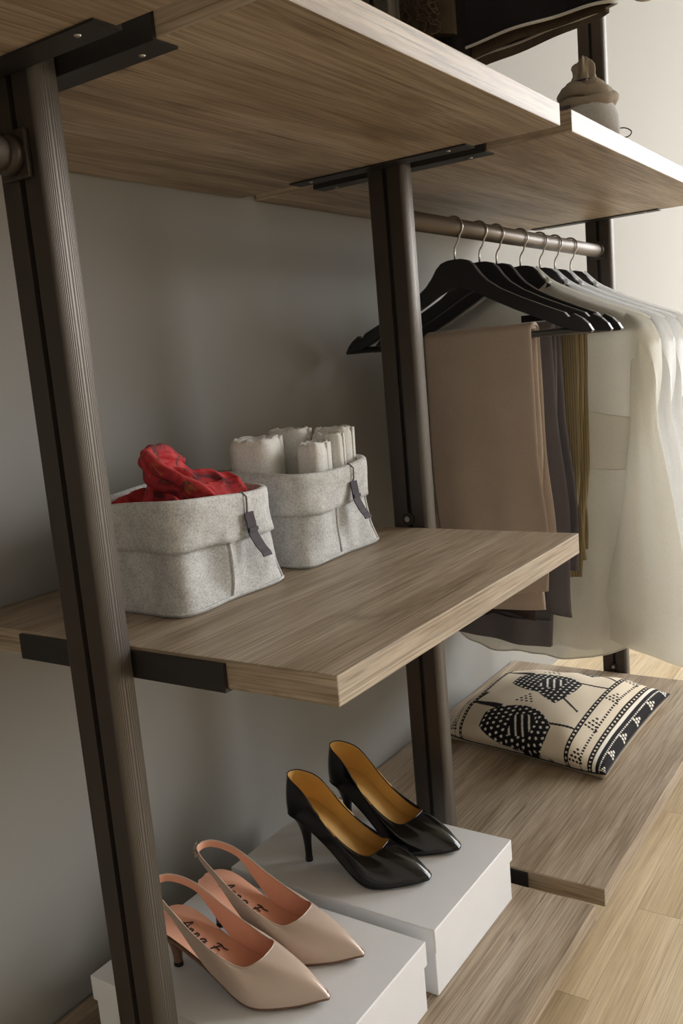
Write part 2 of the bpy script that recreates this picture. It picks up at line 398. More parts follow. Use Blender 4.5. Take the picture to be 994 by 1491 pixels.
for px, lab in zip(posts_x, post_lab):
    t = empty('shelving_post', (px, PY, 0)); tag(t, lab, 'post', 'bronze shelving posts')
    yf, yb = -.2855, -.2365; gy = -.262
    a = .0148
    core = [(px-a, yf+.0002), (px+a, yf+.0002), (px+a, gy-.004), (px+a-.007, gy-.004), (px+a-.007, gy+.004), (px+a, gy+.004), (px+a, yb-.0002),
            (px-a, yb-.0002), (px-a, gy+.0035), (px-a+.007, gy+.0035), (px-a+.007, gy-.0035), (px-a, gy-.0035)]
    mobj('core', prism(core, 'z', .004, Z1-.002), MAT['bronze'], t)
    mobj('slot_insert', box_mesh(px-a+.0055, px-a+.0068, gy-.0034, gy+.0034, .01, Z1-.01), MAT['slot'], t)
    mobj('front_cover', prism(cap_profile(px, yf, -1), 'z', .004, Z1-.002), MAT['ribbed'], t)
    mobj('rear_cover', prism(cap_profile(px, yb, 1, b=.004), 'z', .004, Z1-.002), MAT['ribbed'], t)
    mobj('foot', box_mesh(px-.02, px+.02, yf-.012, yb+.012, 0.0003, .0042, .001, 1), MAT['black'], t)
    for zz in ((ZM+.012, ZB+.012) if px < 1 else (ZB+.012,)):
        if px < .1: continue
        bp_ = mobj('bolt', tube([(px-a-.0035, gy+.002, zz), (px-a+.001, gy+.002, zz)], .0095, 20), MAT['black'], t)
        mobj('bolt_head', tube([(px-a-.0055, gy+.002, zz), (px-a-.003, gy+.002, zz)], .0042, 12), MAT['steel'], bp_)

def shelf(name_label, x0, x1, zb, left=True, right=True, ins=0.0):
    """oak board with angle brackets (vertical plate on the end, flange under the board)"""
    t = empty('shelf', ((x0+x1)/2, PY, zb)); tag(t, name_label, 'shelf', 'oak shelves')
    mobj('board', box_mesh(x0, x1, YF, YB, zb, zb+TH, .0013, 2), MAT['oak'], t)
    for on, xe, s in ((left, x0, 1), (right, x1, -1)):
        if not on: continue
        y0, y1 = -.402, -.119
        # L profile in x-z
        p = [(xe-s*.0044, zb-.0022), (xe+s*.024, zb-.0022), (xe+s*.024, zb-.0002), (xe-s*.0003, zb-.0002), (xe-s*.0003, zb+TH-.003), (xe-s*.0044, zb+TH-.003)]
        br = mobj('bracket', prism(p, 'y', y0, y1), MAT['black'], t)
        for yy in (-.372, -.15):
            mobj('screw', lathe([(.0001, -.0035), (.0022, -.0032), (.0032, -.0020), (.0032, -.0015)], (xe+s*.013, yy, zb), 12), MAT['steel'], br)
    return t
shelf('overhead oak shelf in the top left corner, left of the nearest post', -.70, -GAP, ZT, left=False)
shelf('overhead oak shelf between the nearest post and the middle post', XA, XB, ZT)
shelf('overhead oak shelf above the hanging clothes, carrying the drawstring pouch', XC, XD, ZT)
shelf('oak shelf at half height carrying the two felt baskets', XA, XB, ZM-TH)
shelf('low oak shelf carrying the white shoe boxes', XA, XB, ZB-TH)
shelf('low oak shelf carrying the printed cushion', XC, XD, ZB-TH)

# ------------------------------------------------------------------ clothes rails
RZ, RY, RR = 1.0865, PY, .0142
def rail(label, x0, x1, fl0, fl1):
    t = empty('clothes_rail', ((x0+x1)/2, RY, RZ)); tag(t, label, 'rail', 'clothes rails')
    mobj('tube', tube([(x0, RY, RZ), (x1, RY, RZ)], RR, 32), MAT['rail'], t, True)
    for on, x, s in ((fl0, x0, 1), (fl1, x1, -1)):
        if on:
            mobj('flange', box_mesh(min(x, x+s*.005), max(x, x+s*.005), RY-.018, RY+.018, RZ-.020, RZ+.020, .0015, 2), MAT['bronze'], t)
            mobj('collar', tube([(x+s*.005, RY, RZ), (x+s*.016, RY, RZ)], RR+.0028, 28), MAT['bronze'], t, True)
rail('bronze clothes rail under the overhead shelf holding the black hangers', posts_x[1]+.0152, posts_x[2]-.0152, True, True)
rail('bronze clothes rail end at the left edge, fixed to the nearest post', -.70, posts_x[0]-.0152, False, True)

# ------------------------------------------------------------------ hangers
def hanger(x, label, yaw=0.0):
    t = empty('clothes_hanger', (x, RY, RZ)); tag(t, label, 'hanger', 'black hangers on the rail')
    top = 1.0365
    upz = [(0, 0), (.012, -.0005), (.024, -.004), (.033, -.012), (.042, -.025), (.054, -.038), (.075, -.053), (.11, -.071), (.15, -.089), (.178, -.101),
           (.184, -.108), (.189, -.108), (.192, -.104), (.205, -.112), (.214, -.121), (.220, -.131)]
    loz = [(.218, -.134), (.204, -.132), (.19, -.129), (.17, -.121), (.14, -.107), (.10, -.089), (.06, -.069), (.03, -.053), (.012, -.046), (0, -.044)]
    P = []
    P += [(y, z) for y, z in upz] + [(y, z) for y, z in loz]
    P += [(-y, z) for y, z in loz[::-1][1:]] + [(-y, z) for y, z in upz[::-1][:-1]]
    P = [(RY+y, top+z) for y, z in P]
    th = .0065
    # body: outline extruded across its thickness, with a softly rounded rim
    n = len(P); V = []; F = []
    cen = lambda i: ((P[i-1][0]+P[(i+1) % n][0])/2, (P[i-1][1]+P[(i+1) % n][1])/2)
    nrm = []
    for i in range(n):
        dy, dz = P[(i+1) % n][0]-P[i-1][0], P[(i+1) % n][1]-P[i-1][1]; L = sqrt(dy*dy+dz*dz); nrm.append((dz/L, -dy/L))
    rows = [(-th, .0018), (-th+.0016, 0), (th-.0016, 0), (th, .0018)]
    for dx, ins in rows:
        for i in range(n): V.append((x+dx, P[i][0]+nrm[i][0]*ins*1.0, P[i][1]+nrm[i][1]*ins*1.0))
    for r in range(3):
        for i in range(n): F.append((r*n+i, r*n+(i+1) % n, (r+1)*n+(i+1) % n, (r+1)*n+i))
    h = len(upz)+len(loz)-1   # index of bottom centre
    up_i = list(range(0, len(upz))); lo_i = list(range(len(upz), len(upz)+len(loz)))
    F.append(tuple(range(n))); F.append(tuple(range(3*n, 4*n))[::-1])
    mobj('body', mesh(V, F), MAT['hanger'], t)
    mobj('bar', tube([(x, RY-.212, top-.129), (x, RY+.212, top-.129)], .0052, 10), MAT['hanger'], t, True)
    R = .0166; c = (RY, RZ)
    pts = [(0, -.052+.0), (0, -.040), (-.0005, -.034), (-.003, -.0285), (-.0075, -.023)]
    pts = [(c[0]+a, c[1]+b) for a, b in pts]
    for k in range(0, 15):
        a = math.radians(-48+k*14); pts.append((c[0]-cos(a)*R, c[1]+sin(a)*R))
    mobj('hook', tube([(x, a, b) for a, b in pts], .00165, 8), MAT['steel'], t, True)
    if yaw:
        t.rotation_euler.z = yaw
    return t
HX = [.788, .880, .950, 1.056, 1.152, 1.232, 1.322]
HL = ['nearest black hanger on the rail, holding the tan trousers', 'second black hanger from the front, holding the charcoal trousers',
      'third black hanger from the front, holding the olive corduroy trousers', 'fourth black hanger from the front, inside the pocketed cream shirt',
      'fifth black hanger from the front, inside the second white shirt', 'sixth black hanger from the front, inside the third white shirt',
      'farthest black hanger on the rail, inside the last white shirt']
HYAW = [0, 0, math.radians(-4), 0, 0, 0, 0]
for x, l, yw in zip(HX, HL, HYAW): hanger(x, l, yw)
BARZ = 1.0365-.129

# ------------------------------------------------------------------ trousers draped over the hanger bars
def drape(xc, y0, y1, lf, lb, th, gap, seed, amp=.006, kf=40., flare0=0., flare1=0., slant=0., ny=44, ns=34, bulge=0.0, ztop=None):
    """a folded leg hanging over a bar: inverted U in x-z, extruded in y, with soft folds"""
    r = gap; zt = (ztop or BARZ)+.0060
    path = []
    for i in range(ns+1): path.append((xc-r, zt-lf*(1-i/ns), lf*(1-i/ns), -1))
    for i in range(1, 8):
        a = pi*i/8; path.append((xc-r*cos(a), zt+r*.55*sin(a), 0, -cos(a)))
    for i in range(ns+1): path.append((xc+r, zt-lb*(i/ns), lb*i/ns, 1))
    def surf(o):
        G = []
        for (x, z, d, s) in path:
            row = []
            for j in range(ny+1):
                u = j/ny; k = sm(.0, .35, d)
                y = lerp(y0, y1, u)+lerp(flare0, flare1, u)*sm(0, .4, d)
                y += .004*sin(d*21+seed)*k
                f = amp*k*(sin(kf*(y+.02*sin(9*d+seed))+seed*2.1)+.6*sin(kf*1.9*y+seed*.7+d*4))
                f += .004*nz(y*9, d*7, s*.2+seed, seed)*k
                edge = sin(pi*u)**.35
                f += s*bulge*k*edge
                dz = slant*(u-.5)*k + .003*sin(13*y+seed)*k
                xx = x+f+o*s*edge
                row.append(Vector((xx, y, z+dz+(o*.9*(1-abs(s)) if abs(s) < 1 else 0))))
            G.append(row)
        return G
    A = surf(th/2); B = surf(-th/2)
    n, m = len(A), len(A[0])
    V = [p for r_ in A for p in r_]+[p for r_ in B for p in r_]; F = []; o = n*m
    for i in range(n-1):
        for j in range(m-1):
            F.append((i*m+j, i*m+j+1, (i+1)*m+j+1, (i+1)*m+j)); F.append((o+i*m+j, o+(i+1)*m+j, o+(i+1)*m+j+1, o+i*m+j+1))
    for i in range(n-1):
        for j in (0, m-1): F.append((i*m+j, (i+1)*m+j, o+(i+1)*m+j, o+i*m+j))
    for j in range(m-1):
        for i in (0, n-1): F.append((i*m+j, i*m+j+1, o+i*m+j+1, o+i*m+j))
    return mesh(V, F, weld=1e-6), A
def strip_on(A, i0, i1, off, axis_x=-1):
    """thin strip lifted off a drape surface between two rows (hems, seams)"""
    P = [[p+Vector((axis_x*off, 0, 0)) for p in A[i]] for i in range(i0, i1+1)]
    return grid_mesh(P)
t = empty('trousers', (HX[0], PY, BARZ)); tag(t, 'tan trousers folded over the nearest black hanger', 'trousers', 'trousers on hangers')
me, A = drape(HX[0], -.387, -.198, .447, .40, .010, .011, 1.3, amp=.0035, kf=34, flare0=.004, flare1=.0, slant=.0)
mobj('outer_leg', me, MAT['tan'], t, True)
V, F = tube_data([a[1]+Vector((-.0005, 0, 0)) for a in A[2:36]], .0014, 6); mobj('side_seam', mesh(V, F), MAT['tan'], t, True)
me, A2 = drape(HX[0], -.389, -.203, .425, .36, .007, .0180, 4.1, amp=.0030, kf=38, flare0=-.008, flare1=.0, slant=-.03)
mobj('inner_leg', me, MAT['tan'], t, True)
t = empty('trousers', (HX[1], PY, BARZ)); tag(t, 'charcoal trousers folded over the second hanger, hem showing below the tan pair', 'trousers', 'trousers on hangers')
me, A = drape(HX[1], -.384, -.188, .530, .43, .010, .011, 2.2, amp=.004, kf=42, flare0=.022, flare1=.012, slant=.012)
mobj('outer_leg', me, MAT['greycloth'], t, True)
mobj('hem', strip_on(A, 0, 3, .0065), MAT['greycloth'], t, True)
me, A2 = drape(HX[1], -.388, -.200, .47, .40, .008, .0195, 5.2, amp=.005, kf=46, flare0=-.016, flare1=-.0, slant=.02)
mobj('inner_leg', me, MAT['greycloth'], t, True)
P = [[Vector((HX[1]-.034-.006*sin(6*u)+.004*v, lerp(-.34, -.245, u), .425+.035*v*(1-.5*u)+.012*sin(3*u))) for u in [i/12 for i in range(13)]] for v in [k/6 for k in range(7)]]
tag(mobj('turned_lining', grid_mesh(P), MAT['plaid'], t, True), 'dark plaid lining')
t = empty('trousers', (HX[2], PY, BARZ)); tag(t, 'olive corduroy trousers folded over the third hanger', 'trousers', 'trousers on hangers'); t.rotation_euler.z = HYAW[2]
me, A = drape(HX[2], -.408, -.206, .425, .38, .010, .011, 3.7, amp=.007, kf=64, flare0=.012, flare1=.0, slant=.0)
mobj('outer_leg', me, MAT['olive'], t, True)
me, A = drape(HX[2], -.412, -.21, .410, .40, .008, .0195, 6.6, amp=.007, kf=70, flare0=.012, flare1=.0, slant=.01)
mobj('inner_leg', me, MAT['olive'], t, True)

# ------------------------------------------------------------------ shirts
def shirt(x, label, mat, seed, hem=.30, detail=True, sw=.246):
    t = empty('shirt', (x, PY, 1.0)); tag(t, label, 'shirt', 'white shirts on hangers')
    yc = PY; hz = 1.0365
    def shoulder(a):   # height of the shoulder line over |y|
        return hz+interp([(0, .002), (.03, -.006), (.045, -.022), (.06, -.036), (.11, -.063), (.18, -.094), (.215, -.108), (.230, -.118), (.240, -.132), (.246, -.150)], a)
    NY, NZ = 60, 64
    def sheet(s, off=0.0):
        G = []
        for i in range(NZ+1):
            v = i/NZ; row = []
            for j in range(NY+1):
                u = -1+2*j/NY
                hw_top = sw; 
                zt = shoulder(abs(u)*hw_top)
                zb = hem+.055*abs(u)**3.5
                if s < 0: # open neck at the front sheet
                    zt -= .075*max(0, 1-abs(u)/.24)**1.0
                z = lerp(zt, zb, v)
                d = max(0, zt-z)
                hw = lerp(hw_top, .205, sm(.04, .30, d)) + .010*sm(.3, .7, d)
                y = yc+u*hw
                if y > -.035: y = -.035
                k = sm(0, .30, d); edge = sqrt(max(0, 1-u*u))
                f = s*(.0105*sm(0, .012, d)+.020*sm(0, .2, d))*max(edge, .9*(1-sm(.03,.16,d)))**.8
                w1 = sin(u*8+seed+.9*sin(d*3.5)+1.5*nz(u*2, d*2.5, s, seed)); w2 = sin(u*19+seed*2+d*3+2*nz(u*3, d*3, s+4, seed))
                f += k*(.010*(abs(w1)**.7*(1 if w1 > 0 else -1))*(.5+.5*d)+.0035*w2*sm(.1, .5, d)+.006*nz(u*4, d*4, s, seed))*edge**.5
                row.append(Vector((x+f+off, y, z)))
            G.append(row)
        return G
    A = sheet(-1); B = sheet(1)
    mobj('front_panel', grid_mesh(A), mat, t, True); mobj('back_panel', grid_mesh(B), mat, t, True)
    # sleeves: flattened tubes hanging from the shoulder points
    for side in (-1, 1):
        P = []; N = 46; K = 26
        for i in range(N+1):
            v = i/N; zt = hz-.128; z = lerp(zt, hem+.035, v)
            if side < 0:
                cy = catmull([(0, -.474), (.1, -.478), (.3, -.480), (.6, -.482), (.86, -.474), (.9, -.470), (1, -.466)], v)
                w = interp([(0, .006), (.03, .018), (.08, .021), (.3, .024), (.6, .050), (.84, .078), (.88, .082), (.9, .074), (1, .074)], v)
            else:
                cy = lerp(-.062, -.085, v); w = interp([(0, .006), (.05, .022), (.3, .030), (.86, .052), (.9, .042), (1, .042)], v)
            cx = x-.016*sm(.02, .25, v)
            th = interp([(0, .004), (.06, .012), (.5, .015), (.86, .017), (.92, .010), (1, .010)], v)
            row = []
            for k in range(K):
                a = 2*pi*k/K
                yy = cy+w*cos(a); xx = cx+th*sin(a)*(1+.25*sin(3*cos(a)*2+seed+v*5))
                zz = z - side*0 
                if side < 0: zz += .022*cos(a)*sm(.7, 1, v)-.012*sm(.8, 1, v)
                if yy > -.03: yy = -.03
                row.append(Vector((xx, yy, zz)))
            P.append(row)
        n0 = int(N*.88)
        sl = mobj('sleeve', grid_mesh(P[:n0+1], closev=True), mat, t, True)
        cuff = [[p+(p-sum(r, Vector())/K).normalized()*.0006 for p in r] for r in P[n0:]]
        mobj('cuff', grid_mesh(cuff, closev=True), mat, sl, True)
    for nm, Q in (('front_hem', A), ('back_hem', B)):
        mobj(nm, tube([p+Vector((0, 0, .0005)) for p in Q[-1]], .0016, 5), mat, t, True)
    # shoulder seams
    for side in (-1, 1):
        pts = [Vector((x, yc+side*a, shoulder(a)+.0012)) for a in [.03+.2*k/16 for k in range(17)]]
        mobj('shoulder_seam', tube(pts, .0022, 6), mat, t, True)
    # narrow neck band
    pts = [Vector((x+.012*sin(a), yc+.052*cos(a), shoulder(.05)-.002+(-.03 if sin(a) < 0 else 0)*abs(sin(a)))) for a in [2*pi*k/28 for k in range(29)]]
    mobj('neck_band', tube(pts, .0035, 6, 1.0), mat, t, True)
    if detail:
        def patch(u0, u1, v0, v1, off):
            j0, j1 = int((u0+1)/2*NY), int((u1+1)/2*NY); i0, i1 = int(v0*NZ), int(v1*NZ)
            return grid_mesh([[A[i][j]+Vector((-off, 0, 0)) for j in range(j0, j1+1)] for i in range(i0, i1+1)])
        mobj('chest_pocket', patch(-.90, -.56, .30, .455, .0022), mat, t, True)
        j0, j1, i0, i1 = int(.05*NY), int(.22*NY), int(.30*NZ), int(.455*NZ)
        edge_ = [A[i0][j] for j in range(j0, j1+1)]+[A[i][j1] for i in range(i0+1, i1+1)]+[A[i1][j] for j in range(j1-1, j0-1, -1)]+[A[i][j0] for i in range(i1-1, i0-1, -1)]
        mobj('pocket_stitching', tube([p+Vector((-.0028, 0, 0)) for p in edge_], .0010, 5), mat, t, True)
        mobj('placket', patch(-.09, .09, .12, .98, .0022), mat, t, True)
        q = min((p for r in A for p in r), key=lambda p: (p.y+.287)**2+(p.z-.940)**2)
        lb = box_mesh(q.x-.0055, q.x-.0035, -.3095, -.2640, .9335, .9460)
        tag(mobj('neck_label', lb, MAT['slot'], t), 'small black label')
    return t
shirt(HX[3], 'cream shirt with a chest pocket, nearest of the shirts', MAT['shirt'], 1.0)
shirt(HX[4], 'thin white shirt hanging second behind the pocketed cream shirt', MAT['shirt2'], 2.3, .31, False)
shirt(HX[5], 'thin white shirt hanging third in the row of shirts', MAT['shirt2'], 3.9, .29, False)
shirt(HX[6], 'last thin white shirt in the row, farthest from the trousers', MAT['shirt2'], 5.4, .30, False)

# ------------------------------------------------------------------ felt baskets
def basket(cx, cy, label, seed):
    t = empty('felt_basket', (cx, cy, ZM)); tag(t, label, 'basket', 'grey felt baskets')
    H = .1155; N = 120
    def ring(h, off=0.0):
        v = h/H; a = lerp(.0865, .0885, v)+off; b = lerp(.087, .0885, v)+off
        e = lerp(11., 4.2, sm(.0, .9, v)); R = []
        for k in range(N):
            th = 2*pi*k/N; c, s = cos(th), sin(th)
            r = (abs(c)**e+abs(s)**e)**(-1/e)
            x, y = a*r*c, b*r*s
            # dents and pinched lower edge
            dent = .011*sin(pi*min(1,v*1.15))*(abs(c)**5+abs(s)**5)*(.75+.6*sin(2.2*th+seed))+.0030*sin(9*th+2*seed)*sin(pi*min(1, v*1.4))*sm(0, .15, v)
            pin = 1-dent/.09+.035*sm(.25, 0, v)*(abs(c*s)*2)**3
            pin -= .006/.09*exp(-((th-3*pi/2+.12)/.10)**2)*sm(.02, .2, v)*sm(.75, .4, v)*-.6
            dz = .004*sin(2*th+seed)*v
            w = .0025*nz(cos(th)*2, sin(th)*2, v*3, seed)
            R.append(Vector((cx+x*pin+w, cy+y*pin+w, ZM+.0006+h+dz)))
        return R
    hs = [H*(i/18) for i in range(19)]
    out = [ring(h) for h in hs]
    inn = [ring(h, -.0035) for h in hs[::-1]][:-1]
    body = mobj('body', grid_mesh(out+inn+[[p*1 for p in ring(.004, -.0035)]], closev=True), MAT['felt'], t, True)
    fl_ = ring(.004, -.003)
    mobj('base', mesh(fl_+[p-Vector((0, 0, .004)) for p in ring(.0, 0)], [tuple(range(N)), tuple(range(N, 2*N))[::-1]]+[(k, (k+1) % N, N+(k+1) % N, N+k) for k in range(N)]) if False else mesh(fl_, [tuple(range(N))]), MAT['felt'], body)
    # turned-down cuff
    top = H-.050
    cu = [ring(top, .0022), ring(top, .0052)]+[ring(lerp(top, H, i/8), .0052) for i in range(1, 8)]+[ring(H, .0046), ring(H+.0022, .003), ring(H+.003, .0), ring(H+.002, -.0032), ring(H-.004, -.0042)]
    mobj('cuff', grid_mesh(cu, closev=True), MAT['felt'], t, True)
    # raised seams: lower edge, corners, front middle
    def at(th, h, off):
        e = ring(h, off); return e[int(round(th/(2*pi)*N)) % N]
    low = ring(.003, .0012)
    mobj('bottom_seam', tube(low+[low[0]], .0018, 6), MAT['felt'], body, True)
    for th in (-pi/2-.12, -pi/4, pi/4):
        mobj('corner_seam' if th > -pi/2 else 'front_seam', tube([at(th, .002+k*.064/10, .0003) for k in range(11)], .0019, 6), MAT['felt'], body, True)
    # leather pull on a cord
    tx = -pi/2+.22
    p0 = at(tx, H+.002, .004); p1 = at(tx, H-.026, .0068); ci = at(tx, H-.03, -.006)
    mobj('cord', tube([ci, at(tx, H-.004, -.0062), at(tx, H+.0045, .001), at(tx, H-.002, .0075), at(tx, H-.015, .0072), p1], .0011, 6), MAT['cord'], t, True)
    P = []
    for i in range(13):
        v = i/12; z = p1.z+.006-.052*v
        sway = .011*sm(.40, 1, v)+.003*sm(0, .3, v)
        fwd = -.0022-.004*sm(.3, .8, v)-.006*sm(.75, 1, v)
        P.append([Vector((p1.x+sway+w, p1.y+fwd+o, z)) for w, o in ((-.0075, 0), (.0075, 0), (.0075, -.0016), (-.0075, -.0016))])
    pullp = mobj('leather_pull', grid_mesh(P, closev=True, capu=True), MAT['leather'], t)
    P2 = [[p+Vector((0, -.0021, 0)) for p in r] for r in P[4:6]]
    mobj('stitched_fold', grid_mesh(P2, closev=True, capu=True), MAT['leather'], pullp)
    return t
basket(.1745, -.183, 'grey felt basket filled with the red scarf, nearer the camera', .4)
basket(.3985, -.180, 'grey felt basket filled with rolled white towels', 2.0)

# red scarf: one crumpled cloth heaped in the basket
def scarf():
    bx, by = .1765, -.183; top = ZM+.1155
    def ridge(x, y, p, q, w, h, sk=0.0):
        # tent-like fold along the segment p-q; sk leans it to one side
        dx, dy = q[0]-p[0], q[1]-p[1]; L2 = dx*dx+dy*dy
        t = max(0, min(1, ((x-p[0])*dx+(y-p[1])*dy)/L2)); ex, ey = x-p[0]-t*dx, y-p[1]-t*dy
        sd = (ex*-dy+ey*dx)/sqrt(L2); ww = w*(1+sk*(1 if sd > 0 else -1))
        d = sqrt(ex*ex+ey*ey)/ww
        return lerp(h[0], h[1], t)*max(0, 1-d**1.35)
    def smax(a, b, k=.006):
        h = max(0, min(1, .5+.5*(a-b)/k)); return lerp(b, a, h)+k*h*(1-h)
    n = 150; G = []
    for i in range(n+1):
        row = []
        for j in range(n+1):
            u, v = -1+2*i/n, -1+2*j/n
            # square to rounded square
            x, y = .0770*u*(1-.10*v*v), .0785*v*(1-.10*u*u)
            wx, wy = x-.006+.008*nz(x*22, y*22, 0, 1), y+.008*nz(x*22, y*22, 3, 2)
            z = -.030
            z = smax(z, -.02+ridge(wx, wy, (.022, .020), (-.018, .004), .040, (.066, .050), .25))     # tall pointed fold
            z = smax(z, -.02+ridge(wx, wy, (.010, -.004), (.070, -.030), .036, (.048, .036), -.2))     # broad fold to the right
            z = smax(z, -.02+ridge(wx, wy, (.022, -.034), (.074, -.048), .022, (.030, .030), .1))
            z = smax(z, -.02+ridge(wx, wy, (.03, .03), (.07, .01), .034, (.040, .034)))
            z = smax(z, -.02+ridge(wx, wy, (-.06, .04), (.03, .055), .032, (.022, .028)))
            z = smax(z, -.02+ridge(wx, wy, (-.065, -.02), (-.03, -.062), .026, (.012, .018)))
            cr = abs(nz(wx*46, wy*26, 0, 5)); z += .005*(.35-cr)*1.4+.003*nz(wx*70, wy*70, 1, 6)
            e = max(abs(u), abs(v)); z = lerp(z, min(z, -.035), sm(.88, 1, e))
            row.append(Vector((bx+x, by+y, top+z)))
        G.append(row)
    parts = [([p for r in G for p in r], [(i*(n+1)+j, i*(n+1)+j+1, (i+1)*(n+1)+j+1, (i+1)*(n+1)+j) for i in range(n) for j in range(n)])]
    # the loop folded over at the front left, lying on the heap
    cl = [(.206, -.168, .790), (.183, -.166, .797), (.158, -.168, .799), (.139, -.180, .794), (.131, -.203, .784), (.136, -.228, .772), (.147, -.246, .758), (.152, -.252, .745)]
    tab = [[(i, c[k]) for i, c in enumerate(cl)] for k in range(3)]
    N = 70; path = []; rad = []
    for i in range(N+1):
        u = i/N*(len(cl)-1); path.append(Vector([catmull(tab[k], u) for k in range(3)])); rad.append(.0185*(.45+.55*sm(0, .25, i/N))*(1+.12*sin(i*.22)))
    V, F = tube_data(path, rad, 44, .60)
    W = []
    for idx, v in enumerate(V):
        c = path[idx//44]; dn = (v-c).normalized(); a = 2*pi*(idx % 44)/44; i = idx//44
        crease = -.0045*max(0, cos(2*a+.06*i+.8))**3-.003*max(0, cos(3*a-.09*i))**4+.002*noise.noise(v*90)
        w = v+dn*crease
        if w.z < ZM+.118: w.x = max(w.x, bx-.076); w.y = max(w.y, by-.0765)
        W.append(w+Vector((.010, 0, 0)))
    parts.append((W, F))
    o = mobj('red_scarf', mesh(*join_data(parts)), MAT['scarf'], None, True)
    tag(o, 'crumpled red patterned scarf heaped in the nearer felt basket', 'scarf')
scarf()

def towel(x, y, z, w, d, h, yaw, label, seed, tilt=0.0):
    """towel folded into thirds and rolled: rounded upright roll with a spiral edge and a loose end"""
    c, s = cos(yaw), sin(yaw)
    def place(a, b_, zz):
        a += tilt*(zz)
        return Vector((x+a*c-b_*s, y+a*s+b_*c, z+zz))
    N = 56; rows = []
    prof = [(0.0, .86), (.1, .97), (.5, 1.0), (.86, 1.0), (.93, .975), (.975, .93), (.995, .86), (1.0, .78)]
    for v, k in prof:
        R = []
        for j in range(N):
            th = 2*pi*j/N; e = 3.6; cc, ss = cos(th), sin(th); r = (abs(cc)**e+abs(ss)**e)**(-1/e)
            kk = k*(1+.05*nz(cc*1.5, ss*1.5, v*2, seed))
            R.append(place(w/2*r*cc*kk, d/2*r*ss*kk, h*v+.003*nz(cc*3, ss*3, v, seed)))
        rows.append(R)
    # rolled layers on the top: rings stepping in with grooves
    for st, k, dz in ((0, .70, -.0035), (1, .64, -.001), (2, .52, -.0015), (3, .46, -.0055), (4, .40, -.002), (5, .24, -.002), (6, .2, -.0055), (7, .02, -.004)):
        rows.append([place(w/2*(abs(cos(2*pi*j/N))**3.6+abs(sin(2*pi*j/N))**3.6)**(-1/3.6)*cos(2*pi*j/N)*k, d/2*(abs(cos(2*pi*j/N))**3.6+abs(sin(2*pi*j/N))**3.6)**(-1/3.6)*sin(2*pi*j/N)*k, h+dz) for j in range(N)])
    t = empty('rolled_towel', (x, y, z)); tag(t, label, 'towel', 'rolled white towels in the basket')
    me = grid_mesh(rows, closev=True, capu=True)
    for v in me.vertices:
        q = v.co*220; v.co += Vector((noise.noise(q), noise.noise(q+Vector((9, 0, 0))), noise.noise(q+Vector((0, 7, 0)))))*.0011
    mobj('roll', me, MAT['towel'], t, True)
    P = []
    for i in range(11):
        v = i/10; k = 1.035
        th0 = -pi/2+.15; th1 = -pi/2+.95
        P.append([])
        for j in range(9):
            th = lerp(th0, th1, j/8); e = 3.6; cc, ss = cos(th), sin(th); r = (abs(cc)**e+abs(ss)**e)**(-1/e)
            P[-1].append(place(w/2*r*cc*(k+.02*sin(pi*j/8)), d/2*r*ss*(k+.02*sin(pi*j/8)), lerp(.01, h*.985, v)))
    me = grid_mesh(P); o = mobj('loose_end', me, MAT['towel'], t, True)
    sd = o.modifiers.new('thick', 'SOLIDIFY'); sd.thickness = .003
TZ = ZM+.055
towel(.372, -.158, TZ, .088, .062, .106, .45, 'large white towel roll at the left of the basket', 1, -.12)
towel(.394, -.232, TZ, .048, .034, .094, .12, 'small white towel roll at the front centre of the basket', 2, .02)
towel(.444, -.157, TZ, .044, .058, .109, .15, 'white towel roll at the back of the basket, behind the small front roll', 3)
towel(.4335, -.228, TZ, .024, .044, .102, .1, 'narrow white towel roll between the small front roll and the right one', 4, .02)
towel(.4625, -.216, TZ, .032, .056, .107, .05, 'white towel roll at the right end of the basket beside the middle post', 5, .05)

# ------------------------------------------------------------------ shoe boxes
BZ = ZB+.0004; BT = .195
def shoebox(x0, x1, y0, y1, label):
    t = empty('shoe_box', ((x0+x1)/2, (y0+y1)/2, BZ)); tag(t, label, 'box', 'white shoe boxes')
    def shell(a0, a1, b0, b1, z0, z1, th):
        me = box_mesh(a0, a1, b0, b1, z0, z1, .0012, 2); return me
    mobj('base', shell(x0+.0028, x1-.0028, y0+.0028, y1-.0028, BZ, BT-.003, .002), MAT['card'], t)
    # lid: top plate with four flaps
    bm = bmesh.new(); lidz = BT-.0315
    d = []
    for b in ((x0, x1, y0, y1, BT-.002, BT), (x0, x1, y0, y0+.002, lidz, BT-.002), (x0, x1, y1-.002, y1, lidz, BT-.002), (x0, x0+.002, y0+.002, y1-.002, lidz, BT-.002), (x1-.002, x1, y0+.002, y1-.002, lidz, BT-.002)):
        me = box_mesh(*b, .0005, 1); d.append(([v.co.copy() for v in me.vertices], [tuple(p.vertices) for p in me.polygons]))
    bm.free()
    mobj('lid', mesh(*join_data(d)), MAT['card'], t)
shoebox(.3055, .5405, -.4125, -.085, 'white shoe box under the black pumps')
shoebox(.0470, .2825, -.4125, -.085, 'white shoe box under the nude slingbacks')

